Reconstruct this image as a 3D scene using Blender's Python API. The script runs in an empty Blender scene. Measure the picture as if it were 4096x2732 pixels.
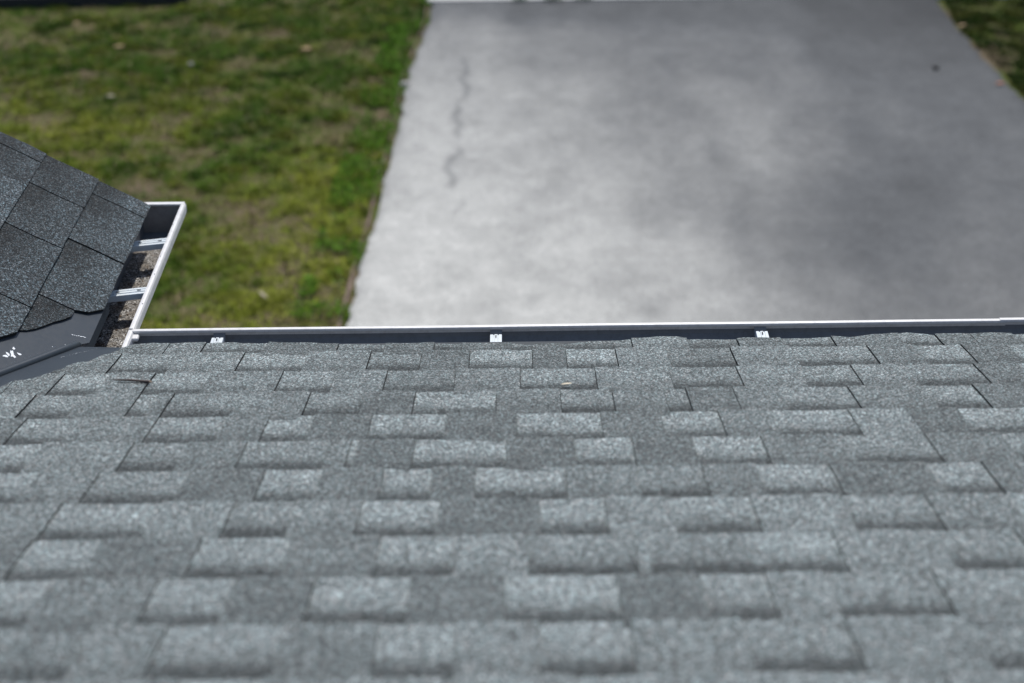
import bpy, math, random
import numpy as np
from mathutils import Vector, Matrix

sc = bpy.context.scene
COL = sc.collection
rnd = random.Random(7)
rng = np.random.default_rng(11)

# ------------------------------------------------------------------ camera
F = Vector((-0.00560713, 0.84418783, -0.53601815))
R = Vector((0.99991955, -0.00136585, -0.01261099))
U = Vector((0.01137816, 0.53604574, 0.84411226))
CAM = Vector((0.0, -2.77108532, 1.75070542))
FPX = 1466.01
cd = bpy.data.cameras.new('camera')
cam = bpy.data.objects.new('camera', cd)
COL.objects.link(cam)
cam.matrix_world = Matrix(((R.x, U.x, -F.x, CAM.x), (R.y, U.y, -F.y, CAM.y), (R.z, U.z, -F.z, CAM.z), (0, 0, 0, 1)))
cd.sensor_width = 36.0
cd.lens = 36.0 * FPX / 1024.0
cd.clip_start = 0.05
cd.clip_end = 500.0
cd.dof.use_dof = True
cd.dof.focus_distance = 3.30
cd.dof.aperture_fstop = 2.2
sc.camera = cam

# ------------------------------------------------------------------ light
SUN = Vector((0.10, 0.60, 1.0)).normalized()
w = bpy.data.worlds.new('World')
sc.world = w
w.use_nodes = True
wn = w.node_tree
sky = wn.nodes.new('ShaderNodeTexSky')
sky.sky_type = 'NISHITA'
sky.sun_disc = False
sky.sun_elevation = math.asin(SUN.z)
sky.sun_rotation = math.atan2(SUN.x, SUN.y)
sky.air_density = 1.0
sky.dust_density = 1.0
bg = wn.nodes['Background']
wn.links.new(sky.outputs[0], bg.inputs[0])
bg.inputs[1].default_value = 0.10
ld = bpy.data.lights.new('sun', 'SUN')
ld.energy = 3.0
ld.angle = math.radians(0.55)
ld.color = (1.0, 0.975, 0.935)
sun = bpy.data.objects.new('sun', ld)
COL.objects.link(sun)
sun.rotation_euler = (-SUN).to_track_quat('-Z', 'Y').to_euler()
sun.location = (0, 0, 20)
sc.view_settings.view_transform = 'Standard'
sc.view_settings.look = 'None'
sc.view_settings.exposure = 0.38
sc.view_settings.gamma = 1.0
sc.view_settings.use_curve_mapping = False

# ------------------------------------------------------------------ helpers
def link(o, parent=None):
    COL.objects.link(o)
    if parent is not None:
        o.parent = parent
    return o

def mesh(name, verts, faces, mats, parent=None, fmat=None, smooth=False, uv=None):
    me = bpy.data.meshes.new(name)
    me.from_pydata([tuple(v) for v in verts], [], faces)
    for m in (mats if isinstance(mats, (list, tuple)) else [mats]):
        me.materials.append(m)
    if fmat is not None:
        me.polygons.foreach_set('material_index', fmat)
    if smooth:
        me.polygons.foreach_set('use_smooth', [True] * len(faces))
    if uv is not None:
        l = me.uv_layers.new(name='UVMap')
        for p in me.polygons:
            for li in p.loop_indices:
                l.data[li].uv = uv[me.loops[li].vertex_index]
    me.update()
    return link(bpy.data.objects.new(name, me), parent)

def tag(o, label, cat=None, group=None, kind=None):
    if label: o['label'] = label
    if cat: o['category'] = cat
    if group: o['group'] = group
    if kind: o['kind'] = kind
    return o

def empty(name, loc=(0, 0, 0)):
    o = bpy.data.objects.new(name, None)
    o.location = loc
    COL.objects.link(o)
    bpy.context.view_layer.update()
    return o

def project(P):
    d = Vector(P) - CAM
    z = d.dot(F)
    if z < 0.05: return None
    return 512 + FPX * d.dot(R) / z, 341.5 - FPX * d.dot(U) / z

def box(verts, faces, x0, x1, y0, y1, z0, z1):
    b = len(verts)
    verts += [(x0, y0, z0), (x1, y0, z0), (x1, y1, z0), (x0, y1, z0), (x0, y0, z1), (x1, y0, z1), (x1, y1, z1), (x0, y1, z1)]
    faces += [(b, b+3, b+2, b+1), (b+4, b+5, b+6, b+7), (b, b+1, b+5, b+4), (b+1, b+2, b+6, b+5), (b+2, b+3, b+7, b+6), (b+3, b, b+4, b+7)]

def vnoise(x, y, seed=0, size=257):
    g = np.random.default_rng(seed).random((size, size))
    xi = np.floor(x).astype(int); yi = np.floor(y).astype(int)
    fx = x - xi; fy = y - yi
    fx = fx * fx * (3 - 2 * fx); fy = fy * fy * (3 - 2 * fy)
    a = g[xi % size, yi % size]; b = g[(xi + 1) % size, yi % size]
    c = g[xi % size, (yi + 1) % size]; d = g[(xi + 1) % size, (yi + 1) % size]
    return (a * (1 - fx) + b * fx) * (1 - fy) + (c * (1 - fx) + d * fx) * fy

def fbm(x, y, seed=0, oct=4):
    s = 0; a = 0.5; t = 0
    for i in range(oct):
        s = s + a * vnoise(x * 2 ** i + 17.3 * i, y * 2 ** i + 5.1 * i, seed + i); t += a; a *= 0.5
    return s / t

# node shorthand
class NT:
    def __init__(self, name):
        self.m = bpy.data.materials.new(name)
        self.m.use_nodes = True
        self.t = self.m.node_tree
        self.b = self.t.nodes['Principled BSDF']
    def n(self, kind, **kw):
        nd = self.t.nodes.new(kind)
        for k, v in kw.items(): setattr(nd, k, v)
        return nd
    def put(self, sock, v):
        if hasattr(v, 'is_output') or isinstance(v, bpy.types.NodeSocket): self.t.links.new(v, sock)
        else: sock.default_value = v
    def pos(self):
        return self.n('ShaderNodeNewGeometry').outputs['Position']
    def noise(self, scale, detail=3, rough=0.5, vec=None, dist=0.0):
        nd = self.n('ShaderNodeTexNoise')
        nd.inputs['Scale'].default_value = scale; nd.inputs['Detail'].default_value = detail
        nd.inputs['Roughness'].default_value = rough; nd.inputs['Distortion'].default_value = dist
        self.put(nd.inputs['Vector'], vec if vec is not None else self.pos())
        return nd.outputs['Fac']
    def voro(self, scale, vec=None, out='Color'):
        nd = self.n('ShaderNodeTexVoronoi')
        nd.inputs['Scale'].default_value = scale
        self.put(nd.inputs['Vector'], vec if vec is not None else self.pos())
        return nd.outputs[out]
    def math(self, op, a, b=0.0, c=0.0):
        nd = self.n('ShaderNodeMath', operation=op)
        self.put(nd.inputs[0], a); self.put(nd.inputs[1], b); self.put(nd.inputs[2], c)
        return nd.outputs[0]
    def ramp(self, fac, stops, interp='LINEAR'):
        nd = self.n('ShaderNodeValToRGB')
        self.put(nd.inputs[0], fac)
        cr = nd.color_ramp; cr.interpolation = interp
        while len(cr.elements) < len(stops): cr.elements.new(0.5)
        for e, (p, c) in zip(cr.elements, stops):
            e.position = p
            e.color = (c, c, c, 1) if isinstance(c, (int, float)) else (*c, 1)
        return nd.outputs[0]
    def mix(self, fac, a, b, mode='MIX'):
        nd = self.n('ShaderNodeMix', data_type='RGBA', blend_type=mode)
        self.put(nd.inputs[0], fac)
        for s_, v in ((nd.inputs[6], a), (nd.inputs[7], b)):
            if isinstance(v, (int, float)): v = (v, v, v, 1)
            elif isinstance(v, tuple) and len(v) == 3: v = (*v, 1)
            self.put(s_, v)
        return nd.outputs[2]
    def attr(self, name, out='Fac'):
        nd = self.n('ShaderNodeAttribute'); nd.attribute_name = name
        return nd.outputs[out]
    def bump(self, h, strength, dist):
        nd = self.n('ShaderNodeBump')
        nd.inputs['Strength'].default_value = strength; nd.inputs['Distance'].default_value = dist
        self.put(nd.inputs['Height'], h)
        self.t.links.new(nd.outputs[0], self.b.inputs['Normal'])
    def out(self, col=None, rough=None, metal=None, spec=None):
        if col is not None: self.put(self.b.inputs['Base Color'], (*col, 1) if isinstance(col, tuple) else col)
        if rough is not None: self.put(self.b.inputs['Roughness'], rough)
        if metal is not None: self.b.inputs['Metallic'].default_value = metal
        if spec is not None: self.b.inputs['Specular IOR Level'].default_value = spec
        return self.m

def sep(nt, sock):
    nd = nt.n('ShaderNodeSeparateXYZ'); nt.put(nd.inputs[0], sock)
    return nd.outputs

# ------------------------------------------------------------------ materials
def granule_material(name, tint, corner=False):
    m = NT(name)
    uv = m.n('ShaderNodeUVMap').outputs[0]
    v = sep(m, uv)[1]
    col = m.n('ShaderNodeObjectInfo').outputs['Color']
    cs = sep(m, col)                      # r = shade of the granule blend, g = strength of the shadow band
    cell = sep(m, m.voro(400.0))
    gr = m.ramp(cell[0], [(0.0, 0.16), (0.40, 0.36), (0.66, 0.85), (0.86, 1.75), (1.0, 3.8)] if corner else [(0.0, 0.26), (0.35, 0.48), (0.62, 0.92), (0.85, 1.5), (1.0, 2.7)])
    fine = m.ramp(m.noise(260.0, 2, 0.6), [(0.25, 0.62), (0.75, 1.38)])
    mott = m.ramp(m.noise(120.0, 5, 0.7), [(0.32, 0.80), (0.68, 1.20)])
    broad = m.math('MULTIPLY', m.ramp(m.noise(9.0, 3, 0.5), [(0.3, 0.90), (0.7, 1.10)]), m.ramp(m.noise(48.0, 4, 0.65), [(0.32, 0.86), (0.68, 1.14)]))
    # printed shadow band near the upslope end of the exposed face
    wob = m.math('ADD', v, m.math('MULTIPLY', m.math('SUBTRACT', m.noise(38.0, 3, 0.6), 0.5), 0.26))
    band = m.ramp(wob, [(0.36, 0.0), (0.62, 0.30), (0.78, 0.85), (0.88, 1.0)])
    if corner:
        u = m.math('ADD', sep(m, uv)[0], m.math('MULTIPLY', m.math('SUBTRACT', m.noise(60.0, 3, 0.6), 0.5), 0.25))
        band = m.math('MULTIPLY', m.ramp(wob, [(0.30, 0.0), (0.60, 0.8), (0.8, 1.0)]), m.ramp(u, [(0.18, 1.0), (0.62, 0.12)]))
    bandf = m.math('SUBTRACT', 1.0, m.math('MULTIPLY', band, cs[1]))
    val = m.math('MULTIPLY', m.math('MULTIPLY', gr, fine), m.math('MULTIPLY', mott, broad))
    val = m.math('MULTIPLY', val, m.math('MULTIPLY', cs[0], bandf))
    hue = m.ramp(cell[1], [(0.0, tint[0]), (0.5, tint[1]), (1.0, tint[2])])
    vc = m.n('ShaderNodeCombineXYZ')
    for i in range(3): m.put(vc.inputs[i], val)
    c = m.mix(1.0, vc.outputs[0], hue, 'MULTIPLY')
    rough = m.ramp(cell[2], [(0.0, 0.95), (0.8, 0.85), (1.0, 0.42)])
    h = m.math('ADD', m.voro(430.0, out='Distance'), m.math('MULTIPLY', m.noise(70.0, 3), 0.6))
    m.bump(h, 0.55, 0.0016)
    return m.out(c, rough, spec=0.4)

M = {}
M['granule'] = granule_material('grey_granules', [(0.78, 0.99, 0.985), (0.86, 0.985, 0.995), (1.01, 1.0, 0.95)])
M['granule_blue'] = granule_material('charcoal_granules', [(0.66, 0.96, 1.08), (0.76, 0.97, 1.08), (0.92, 0.97, 1.0)], True)
m = NT('asphalt_edge'); m.out(m.ramp(m.noise(300), [(0.3, 0.006), (0.7, 0.022)]), 0.9); M['edge'] = m.m
m = NT('roof_underlay'); M['deck'] = m.out((0.012, 0.012, 0.013), 0.9)

def painted(name, c, rough, dirt=0.0, dirtcol=(0.16, 0.13, 0.10), scale=60.0, spec=0.5):
    m = NT(name)
    n1 = m.noise(scale, 5, 0.65); n2 = m.noise(scale * 7, 3, 0.7)
    f = m.math('MULTIPLY', m.ramp(m.math('ADD', m.math('MULTIPLY', n1, 0.6), m.math('MULTIPLY', n2, 0.4)), [(0.46, 0.0), (0.66, 1.0)]), dirt)
    base = m.mix(m.noise(14.0, 3), tuple(x * 0.93 for x in c), tuple(min(1, x * 1.05) for x in c))
    col = m.mix(f, base, dirtcol)
    m.bump(m.noise(25.0, 3), 0.12, 0.004)
    return m.out(col, m.math('ADD', rough, m.math('MULTIPLY', n1, 0.18)), spec=spec)

M['white'] = painted('white_gutter_paint', (0.70, 0.68, 0.66), 0.34, 0.30)
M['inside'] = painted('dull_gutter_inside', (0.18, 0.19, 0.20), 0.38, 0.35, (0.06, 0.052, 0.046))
M['bracket'] = painted('bare_aluminium', (0.62, 0.66, 0.67), 0.34, 0.15)
M['flash'] = painted('dark_blue_grey_flashing', (0.015, 0.022, 0.030), 0.36, 0.10, (0.055, 0.055, 0.055), 90.0, 0.55)
M['scratch'] = painted('bare_metal', (0.8, 0.82, 0.84), 0.35)
M['drip'] = painted('dark_drip_edge', (0.030, 0.033, 0.037), 0.45)
M['siding'] = painted('pale_siding', (0.55, 0.54, 0.50), 0.6)
M['slot'] = NT('slot_dark').out((0.01, 0.01, 0.01), 0.8)

m = NT('gutter_debris')
c1 = sep(m, m.voro(330.0)); n = m.noise(30.0, 4, 0.6)
a = m.ramp(c1[0], [(0.0, (0.05, 0.045, 0.04)), (0.4, (0.14, 0.13, 0.115)), (0.7, (0.28, 0.265, 0.245)), (0.9, (0.6, 0.58, 0.54)), (1.0, (0.8, 0.78, 0.75))])
b = m.ramp(c1[1], [(0.0, (0.05, 0.04, 0.03)), (0.6, (0.16, 0.135, 0.11)), (1.0, (0.32, 0.28, 0.23))])
m.bump(m.math('ADD', m.voro(330.0, out='Distance'), n), 0.8, 0.004)
m.out(m.mix(m.ramp(n, [(0.4, 0.0), (0.6, 1.0)]), a, b), 0.9); M['debris'] = m.m
def plain(name, c, rough=0.8): 
    m = NT(name); m.out(m.mix(m.noise(120, 3), tuple(x * 0.7 for x in c), tuple(min(1, x * 1.3) for x in c)), rough); return m.m
M['chip_pale'] = plain('pale_grit', (0.36, 0.34, 0.31)); M['chip_brown'] = plain('brown_litter', (0.13, 0.085, 0.05)); M['chip_dark'] = plain('dark_grit', (0.03, 0.028, 0.026))

# ground
m = NT('lawn_soil')
p = m.pos()
n1 = m.noise(0.9, 5, 0.6); n2 = m.noise(7.0, 5, 0.7); n3 = m.noise(45.0, 3, 0.7)
soil = m.mix(n3, (0.065, 0.050, 0.030), (0.20, 0.155, 0.10))
green = m.mix(n3, (0.035, 0.055, 0.008), (0.11, 0.14, 0.022))
f = m.ramp(m.math('ADD', m.math('MULTIPLY', n1, 0.55), m.math('MULTIPLY', n2, 0.45)), [(0.42, 0.0), (0.56, 1.0)])
m.bump(n3, 0.6, 0.02)
m.out(m.mix(f, soil, green), 0.95, spec=0.1); M['soil'] = m.m
m = NT('grass_blades')
ca = m.attr('tint', 'Color')
m.out(ca, 0.7, spec=0.06)
m.b.inputs['Subsurface Weight'].default_value = 0.0
M['grass'] = m.m
m = NT('worn_asphalt')
st = m.attr('wear_falloff')
base = m.ramp(st, [(0.0, (0.0, 0.0, 0.0)), (0.12, (0.098, 0.100, 0.101)), (0.5, (0.468, 0.458, 0.424)), (1.0, (0.936, 0.916, 0.848))])
g1 = m.ramp(m.noise(6.0, 6, 0.65), [(0.3, 0.86), (0.7, 1.12)])
g2 = m.ramp(sep(m, m.voro(120.0))[0], [(0.0, 0.80), (0.6, 1.0), (1.0, 1.25)])
k = m.math('MULTIPLY', g1, g2); vc = m.n('ShaderNodeCombineXYZ')
for i in range(3): m.put(vc.inputs[i], k)
m.bump(m.noise(90.0, 4, 0.7), 0.4, 0.006)
m.out(m.mix(1.0, base, vc.outputs[0], 'MULTIPLY'), 0.85, spec=0.3); M['asphalt'] = m.m
m = NT('dirt_margin'); m.out(m.mix(m.noise(30, 4, 0.7), (0.09, 0.062, 0.048), (0.25, 0.18, 0.14)), 0.95); M['dirt'] = m.m
m = NT('pale_concrete'); m.out(m.mix(m.noise(12, 5, 0.7), (0.40, 0.39, 0.37), (0.60, 0.58, 0.55)), 0.85); M['concrete'] = m.m
M['timber'] = plain('black_stained_timber', (0.012, 0.013, 0.018), 0.7)

# ------------------------------------------------------------------ setting
GZ = -2.75
def plane_obj(name, x0, x1, y0, y1, z, mat):
    o = mesh(name, [(x0, y0, z), (x1, y0, z), (x1, y1, z), (x0, y1, z)], [(0, 1, 2, 3)], mat)
    o['kind'] = 'structure'
    return o
plane_obj('lawn_ground', -120, 120, -60, 180, GZ - 0.03, M['soil'])

DX0, DX1, DY0, DY1 = -0.92, 3.80, -0.35, 10.03
EDGE_Y = [-0.4, 4.5, 5.05, 5.5, 5.95, 6.45, 6.8, 7.35, 8.17, 8.6, 9.05, 9.5, 10.1]
EDGE_X = [-1.06, -1.01, -0.99, -0.964, -0.935, -0.938, -0.904, -0.882, -0.881, -0.851, -0.80, -0.765, -0.745]
RE_Y = [-0.4, 5.0, 7.7, 8.05, 8.37, 8.78, 9.23, 9.55, 10.1]
RE_X = [3.95, 3.93, 3.861, 3.837, 3.805, 3.779, 3.75, 3.745, 3.756]
ny, nx = 520, 240
ys = np.linspace(DY0, DY1, ny); us = np.linspace(0, 1, nx)
xl = np.interp(ys, EDGE_Y, EDGE_X) + 0.028 * (fbm(ys * 7, ys * 3 + 3.3, 5, 6) - 0.5) * 2
xr = np.interp(ys, RE_Y, RE_X) + 0.035 * (fbm(ys * 9, ys * 0 + 7.3, 6) - 0.5) * 2
X = xl[:, None] * (1 - us) + xr[:, None] * us
Y = np.repeat(ys[:, None], nx, 1)
wx = X + 0.16 * (fbm(X * 1.3, Y * 1.1, 20) - 0.5) * 2; wy = Y + 0.3 * (fbm(X * 1.1, Y * 0.9, 30) - 0.5) * 2
def blob(cx, cy, rx, ry, p=1.0):
    return np.exp(-(((wx - cx) / rx) ** 2 + ((wy - cy) / ry) ** 2)) * p
# albedo of the weathered slab: sealer wear, plus some lens corner darkening painted into the colour
SEAL_FALLOFF = [(-0.68, 9.89, 0.165), (0.3, 9.86, 0.116), (1.19, 9.82, 0.114), (2.07, 9.79, 0.121), (2.95, 9.76, 0.085), (3.65, 9.73, 0.063), (-0.73, 8.87, 0.318), (-0.31, 8.86, 0.294), (0.28, 8.84, 0.22), (1.11, 8.81, 0.176), (1.93, 8.78, 0.165), (2.76, 8.76, 0.115), (3.57, 8.73, 0.094), (-0.83, 7.83, 0.396), (-0.29, 7.81, 0.367), (0.33, 7.79, 0.303), (0.94, 7.77, 0.233), (1.56, 7.75, 0.225), (2.17, 7.73, 0.187), (2.63, 7.72, 0.137), (3.24, 7.7, 0.125), (3.69, 7.69, 0.125), (-0.89, 6.92, 0.434), (-0.27, 6.9, 0.402), (0.3, 6.88, 0.348), (0.88, 6.87, 0.3), (1.31, 6.85, 0.243), (1.74, 6.84, 0.26), (2.16, 6.83, 0.169), (2.59, 6.82, 0.122), (3.16, 6.8, 0.138), (3.51, 6.79, 0.136), (-0.9, 6.12, 0.45), (-0.26, 6.11, 0.416), (0.28, 6.09, 0.384), (0.82, 6.08, 0.334), (1.09, 6.07, 0.26), (1.49, 6.06, 0.25), (1.89, 6.05, 0.147), (2.29, 6.04, 0.104), (2.82, 6.02, 0.116), (3.29, 6.01, 0.131), (-0.92, 5.42, 0.47), (-0.25, 5.41, 0.444), (0.39, 5.39, 0.426), (0.83, 5.38, 0.396), (1.14, 5.37, 0.405), (1.4, 5.37, 0.211), (1.77, 5.36, 0.158), (2.09, 5.35, 0.113), (2.53, 5.34, 0.103), (2.9, 5.33, 0.15), (3.09, 5.33, 0.143), (-0.93, 4.8, 0.467), (-0.24, 4.79, 0.455), (0.36, 4.77, 0.432), (0.78, 4.76, 0.37), (1.14, 4.75, 0.404), (1.43, 4.75, 0.265), (1.79, 4.74, 0.223), (2.15, 4.73, 0.17), (2.5, 4.72, 0.168), (2.86, 4.72, 0.186)]
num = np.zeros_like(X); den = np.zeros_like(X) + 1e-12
for sx_, sy_, sv_ in SEAL_FALLOFF:
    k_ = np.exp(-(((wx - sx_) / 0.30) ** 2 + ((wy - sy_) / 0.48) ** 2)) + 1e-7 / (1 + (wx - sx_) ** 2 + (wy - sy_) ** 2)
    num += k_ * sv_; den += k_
wear_falloff = num / den
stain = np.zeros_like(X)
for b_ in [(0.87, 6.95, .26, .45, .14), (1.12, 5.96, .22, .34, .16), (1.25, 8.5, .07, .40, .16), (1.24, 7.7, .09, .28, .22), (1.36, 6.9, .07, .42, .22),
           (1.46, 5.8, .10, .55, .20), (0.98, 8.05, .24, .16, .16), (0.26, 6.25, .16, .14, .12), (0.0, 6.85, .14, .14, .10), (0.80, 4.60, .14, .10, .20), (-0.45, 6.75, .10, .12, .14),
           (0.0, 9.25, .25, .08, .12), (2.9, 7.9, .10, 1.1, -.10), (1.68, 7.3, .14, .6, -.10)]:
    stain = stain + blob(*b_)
wear_falloff = wear_falloff * (1.0 - 0.035 * np.clip(Y - 5, 0, 6)) * (1 - stain) * (1 + 0.16 * (fbm(X * 3.6, Y * 2.4, 50, 6) - 0.5) * 2 + 0.10 * (fbm(X * 13, Y * 9, 60, 4) - 0.5) * 2)  # first factor paints more lens darkening towards the far end
# fine wandering crack line parallel to the lawn edge
cl = -0.46 + 0.16 * (fbm(Y * 2.6, Y * 0 + 1.7, 70, 5) - 0.5) * 2
cw = 0.010 + 0.030 * fbm(Y * 4.0, Y * 0 + 9.2, 80, 3)
wear_falloff *= 1 - np.exp(-((X - cl) / cw) ** 2) * 0.36 * np.clip((fbm(Y * 4.0, Y * 0 + 4.4, 90, 3) - 0.20) * 3, 0, 1) * ((Y > 5.9) & (Y < 8.7))
# edge ravels
d = np.minimum(X - xl[:, None], xr[:, None] - X)
wear_falloff *= 1 - 0.4 * np.exp(-d / 0.03) * (fbm(X * 20, Y * 20, 95) > 0.4)
wear_falloff = np.clip(wear_falloff, 0, 1)
vv = np.stack([X, Y, np.full_like(X, GZ + 0.004) + 0.004 * fbm(X * 2, Y * 2, 97)], -1).reshape(-1, 3)
ii = np.arange(ny * nx).reshape(ny, nx)
ff = np.stack([ii[:-1, :-1], ii[:-1, 1:], ii[1:, 1:], ii[1:, :-1]], -1).reshape(-1, 4)
def bigmesh(name, verts, faces, mat, smooth=False):
    me = bpy.data.meshes.new(name)
    k = faces.shape[1]
    me.vertices.add(len(verts)); me.vertices.foreach_set('co', verts.astype(np.float32).ravel())
    me.loops.add(faces.size); me.loops.foreach_set('vertex_index', faces.astype(np.int32).ravel())
    me.polygons.add(len(faces)); me.polygons.foreach_set('loop_start', np.arange(0, faces.size, k, dtype=np.int32))
    if smooth: me.polygons.foreach_set('use_smooth', np.ones(len(faces), bool))
    me.materials.append(mat)
    me.update(calc_edges=True)
    return link(bpy.data.objects.new(name, me))
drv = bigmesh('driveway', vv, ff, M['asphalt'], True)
at = drv.data.attributes.new('wear_falloff', 'FLOAT', 'POINT'); at.data.foreach_set('value', wear_falloff.astype(np.float32).ravel())
drv['kind'] = 'structure'

# bare earth margins beside the driveway
def margin(name, ys_, inner, outer_sign, w0):
    v = []; f = []
    n = 220
    yy = np.linspace(-0.3, 10.1, n)
    base = np.interp(yy, *inner)
    wid = w0 + 0.045 * fbm(yy * 6, yy * 0 + 2.2, 120)
    for i in range(n):
        v += [(base[i] - outer_sign * -0.06, yy[i], GZ - 0.008), (base[i] + outer_sign * wid[i], yy[i], GZ - 0.008)]
        if i: f.append((2 * i - 2, 2 * i - 1, 2 * i + 1, 2 * i))
    o = mesh(name, v, f, M['dirt']); o['kind'] = 'structure'
margin('earth_margin', ys, (EDGE_Y, EDGE_X), -1, 0.02)

# pale concrete strip (street gutter) past the end of the driveway
v = []; f = []
box(v, f, -0.80, 30.0, 10.04, 10.55, GZ - 0.05, GZ + 0.018)
o = mesh('concrete_strip', v, f, M['concrete']); o['kind'] = 'structure'
v = []; f = []
box(v, f, -60, 60.0, 10.95, 18.0, GZ - 0.05, GZ - 0.012)
o = mesh('street', v, f, M['asphalt']); o['kind'] = 'structure'

# ------------------------------------------------------------------ grass
def grass(name, label, x0, x1, y0, y1, count, inside, seed, dark):
    r = np.random.default_rng(seed)
    n = count
    x = r.uniform(x0, x1, n); y = r.uniform(y0, y1, n)
    # clumping
    ok = inside(x, y)
    x, y = x[ok], y[ok]
    bare = fbm(x * 3.4, y * 4.6, seed + 1, 5) + 0.03
    cl = fbm(x * 10.0, y * 12.0, seed + 2, 4)
    dens = np.clip((bare - 0.40) * 6, 0.42, 1) * np.clip((cl - 0.30) * 4, 0.25, 1)
    keep = r.random(len(x)) < dens
    x, y, bare, cl = x[keep], y[keep], bare[keep], cl[keep]
    n = len(x)
    ln = r.uniform(0.022, 0.055, n) * (0.55 + 0.9 * cl) * (0.7 + 0.6 * np.clip((bare - 0.4) * 4, 0, 1))
    wd = r.uniform(0.0022, 0.0048, n)
    a = r.uniform(0, 2 * np.pi, n); tilt = r.uniform(0.25, 1.25, n)
    dx, dy = np.cos(a) * np.sin(tilt), np.sin(a) * np.sin(tilt); dz = np.cos(tilt)
    px, py = -np.sin(a), np.cos(a)
    z0 = GZ - 0.03
    base = np.stack([x, y, np.full(n, z0)], -1)
    p = np.stack([px, py, np.zeros(n)], -1) * wd[:, None]
    dvec = np.stack([dx, dy, dz], -1) * ln[:, None]
    bend = np.stack([dx * 0.5, dy * 0.5, -0.25 * dz], -1) * ln[:, None]
    v = np.stack([base - p, base + p, base + dvec * 0.6 + p * 0.8, base + dvec * 0.6 - p * 0.8, base + dvec + bend * 0.5], 1).reshape(-1, 3)
    i = np.arange(n)[:, None] * 5
    f = np.concatenate([i + [0, 1, 2], i + [0, 2, 3], i + [3, 2, 4]], 0)
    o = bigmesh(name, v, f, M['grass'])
    # colours: fresh green, olive, yellow-green, dry thatch
    t1 = fbm(x * 7.6, y * 9.2, seed + 3, 4); t2 = fbm(x * 0.8, y * 0.8, seed + 4, 3); t3 = r.random(n)
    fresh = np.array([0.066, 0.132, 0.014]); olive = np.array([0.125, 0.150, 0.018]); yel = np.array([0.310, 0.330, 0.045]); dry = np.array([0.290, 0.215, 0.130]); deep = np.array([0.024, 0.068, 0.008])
    k = np.clip((t1 - 0.40) * 5, 0, 1)[:, None]
    c = fresh * (1 - k) + olive * k
    k = np.clip((t2 - 0.48 + 0.09 * np.clip(7.0 - y, -2, 3)) * 3, 0.05, 1)[:, None] * 0.8  # turf is yellower near the house, boosted here for the painted falloff
    c = c * (1 - k) + yel * k
    k = np.clip((fbm(x * 8, y * 8, seed + 6, 4) - 0.57 + 0.035 * np.clip(y - 6.5, 0, 4)) * 5, 0, 1)[:, None] * 0.7  # deep green increases with distance, painting lens darkening into the far lawn
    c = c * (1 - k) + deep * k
    pd = np.clip((0.48 - bare) * 5, 0.10, 0.6)
    isdry = (t3 < pd)[:, None]
    c = np.where(isdry, dry * r.uniform(0.5, 1.25, n)[:, None], c)
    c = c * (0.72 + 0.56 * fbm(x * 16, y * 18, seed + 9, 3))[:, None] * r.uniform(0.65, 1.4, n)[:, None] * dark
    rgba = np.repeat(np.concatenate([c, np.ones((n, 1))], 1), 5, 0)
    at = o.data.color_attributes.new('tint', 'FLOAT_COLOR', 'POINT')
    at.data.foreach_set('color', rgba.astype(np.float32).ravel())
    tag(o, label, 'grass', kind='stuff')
    return o
def left_in(x, y):
    e = np.interp(y, EDGE_Y, EDGE_X) - 0.035 - 0.06 * fbm(y * 6, y * 0 + 2.2, 120) + 0.10 * (fbm(y * 14, x * 6, 131) - 0.35)
    return x < e
def right_in(x, y):
    e = np.interp(y, RE_Y, RE_X) + 0.03 + 0.08 * fbm(y * 6, y * 0 + 4.2, 122)
    return x > e
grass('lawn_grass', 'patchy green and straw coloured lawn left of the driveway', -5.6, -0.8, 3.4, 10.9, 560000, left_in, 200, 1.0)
grass('lawn_grass', 'lawn strip along the right edge of the driveway, its green darkened to stand for shade', 3.7, 5.6, 6.4, 10.9, 190000, right_in, 300, 0.42)  # blade colour scaled down as painted shade
# broad-leaved weeds thick along the driveway edge: more, longer blades
def weed_in(x, y):
    e = np.interp(y, EDGE_Y, EDGE_X) - 0.02
    return (x < e + 0.06 * (fbm(y * 9, y * 0, 141) - 0.4)) & (x > e - 0.32) & (fbm(x * 6, y * 6, 142, 4) > 0.53) & (r_.random(len(x)) < .55)
r_ = np.random.default_rng(9)
x = r_.uniform(-1.5, -0.7, 60000); y = r_.uniform(4, 10.2, 60000)
ok = weed_in(x, y); x, y = x[ok][:4500], y[ok][:4500]; n = len(x)
a = r_.uniform(0, 6.283, n); t = r_.uniform(0.5, 1.4, n); ln = r_.uniform(0.02, 0.055, n); wd = r_.uniform(0.003, 0.008, n)
base = np.stack([x, y, np.full(n, GZ - 0.02) + r_.uniform(0, 0.03, n)], -1)
dv = np.stack([np.cos(a) * np.sin(t), np.sin(a) * np.sin(t), np.cos(t)], -1) * ln[:, None]
pv = np.stack([-np.sin(a), np.cos(a), np.zeros(n)], -1) * wd[:, None]
v = np.stack([base, base + dv * 0.5 - pv, base + dv, base + dv * 0.5 + pv], 1).reshape(-1, 3)
i = np.arange(n)[:, None] * 4
o = bigmesh('weeds', v, np.concatenate([i + [0, 1, 2], i + [0, 2, 3]], 0), M['grass'])
c = np.array([0.080, 0.170, 0.014]) * r_.uniform(0.5, 1.5, n)[:, None]
at = o.data.color_attributes.new('tint', 'FLOAT_COLOR', 'POINT')
at.data.foreach_set('color', np.repeat(np.concatenate([c, np.ones((n, 1))], 1), 4, 0).astype(np.float32).ravel())
tag(o, 'bright green weeds spilling along the left edge of the driveway', 'weeds', kind='stuff')

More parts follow.
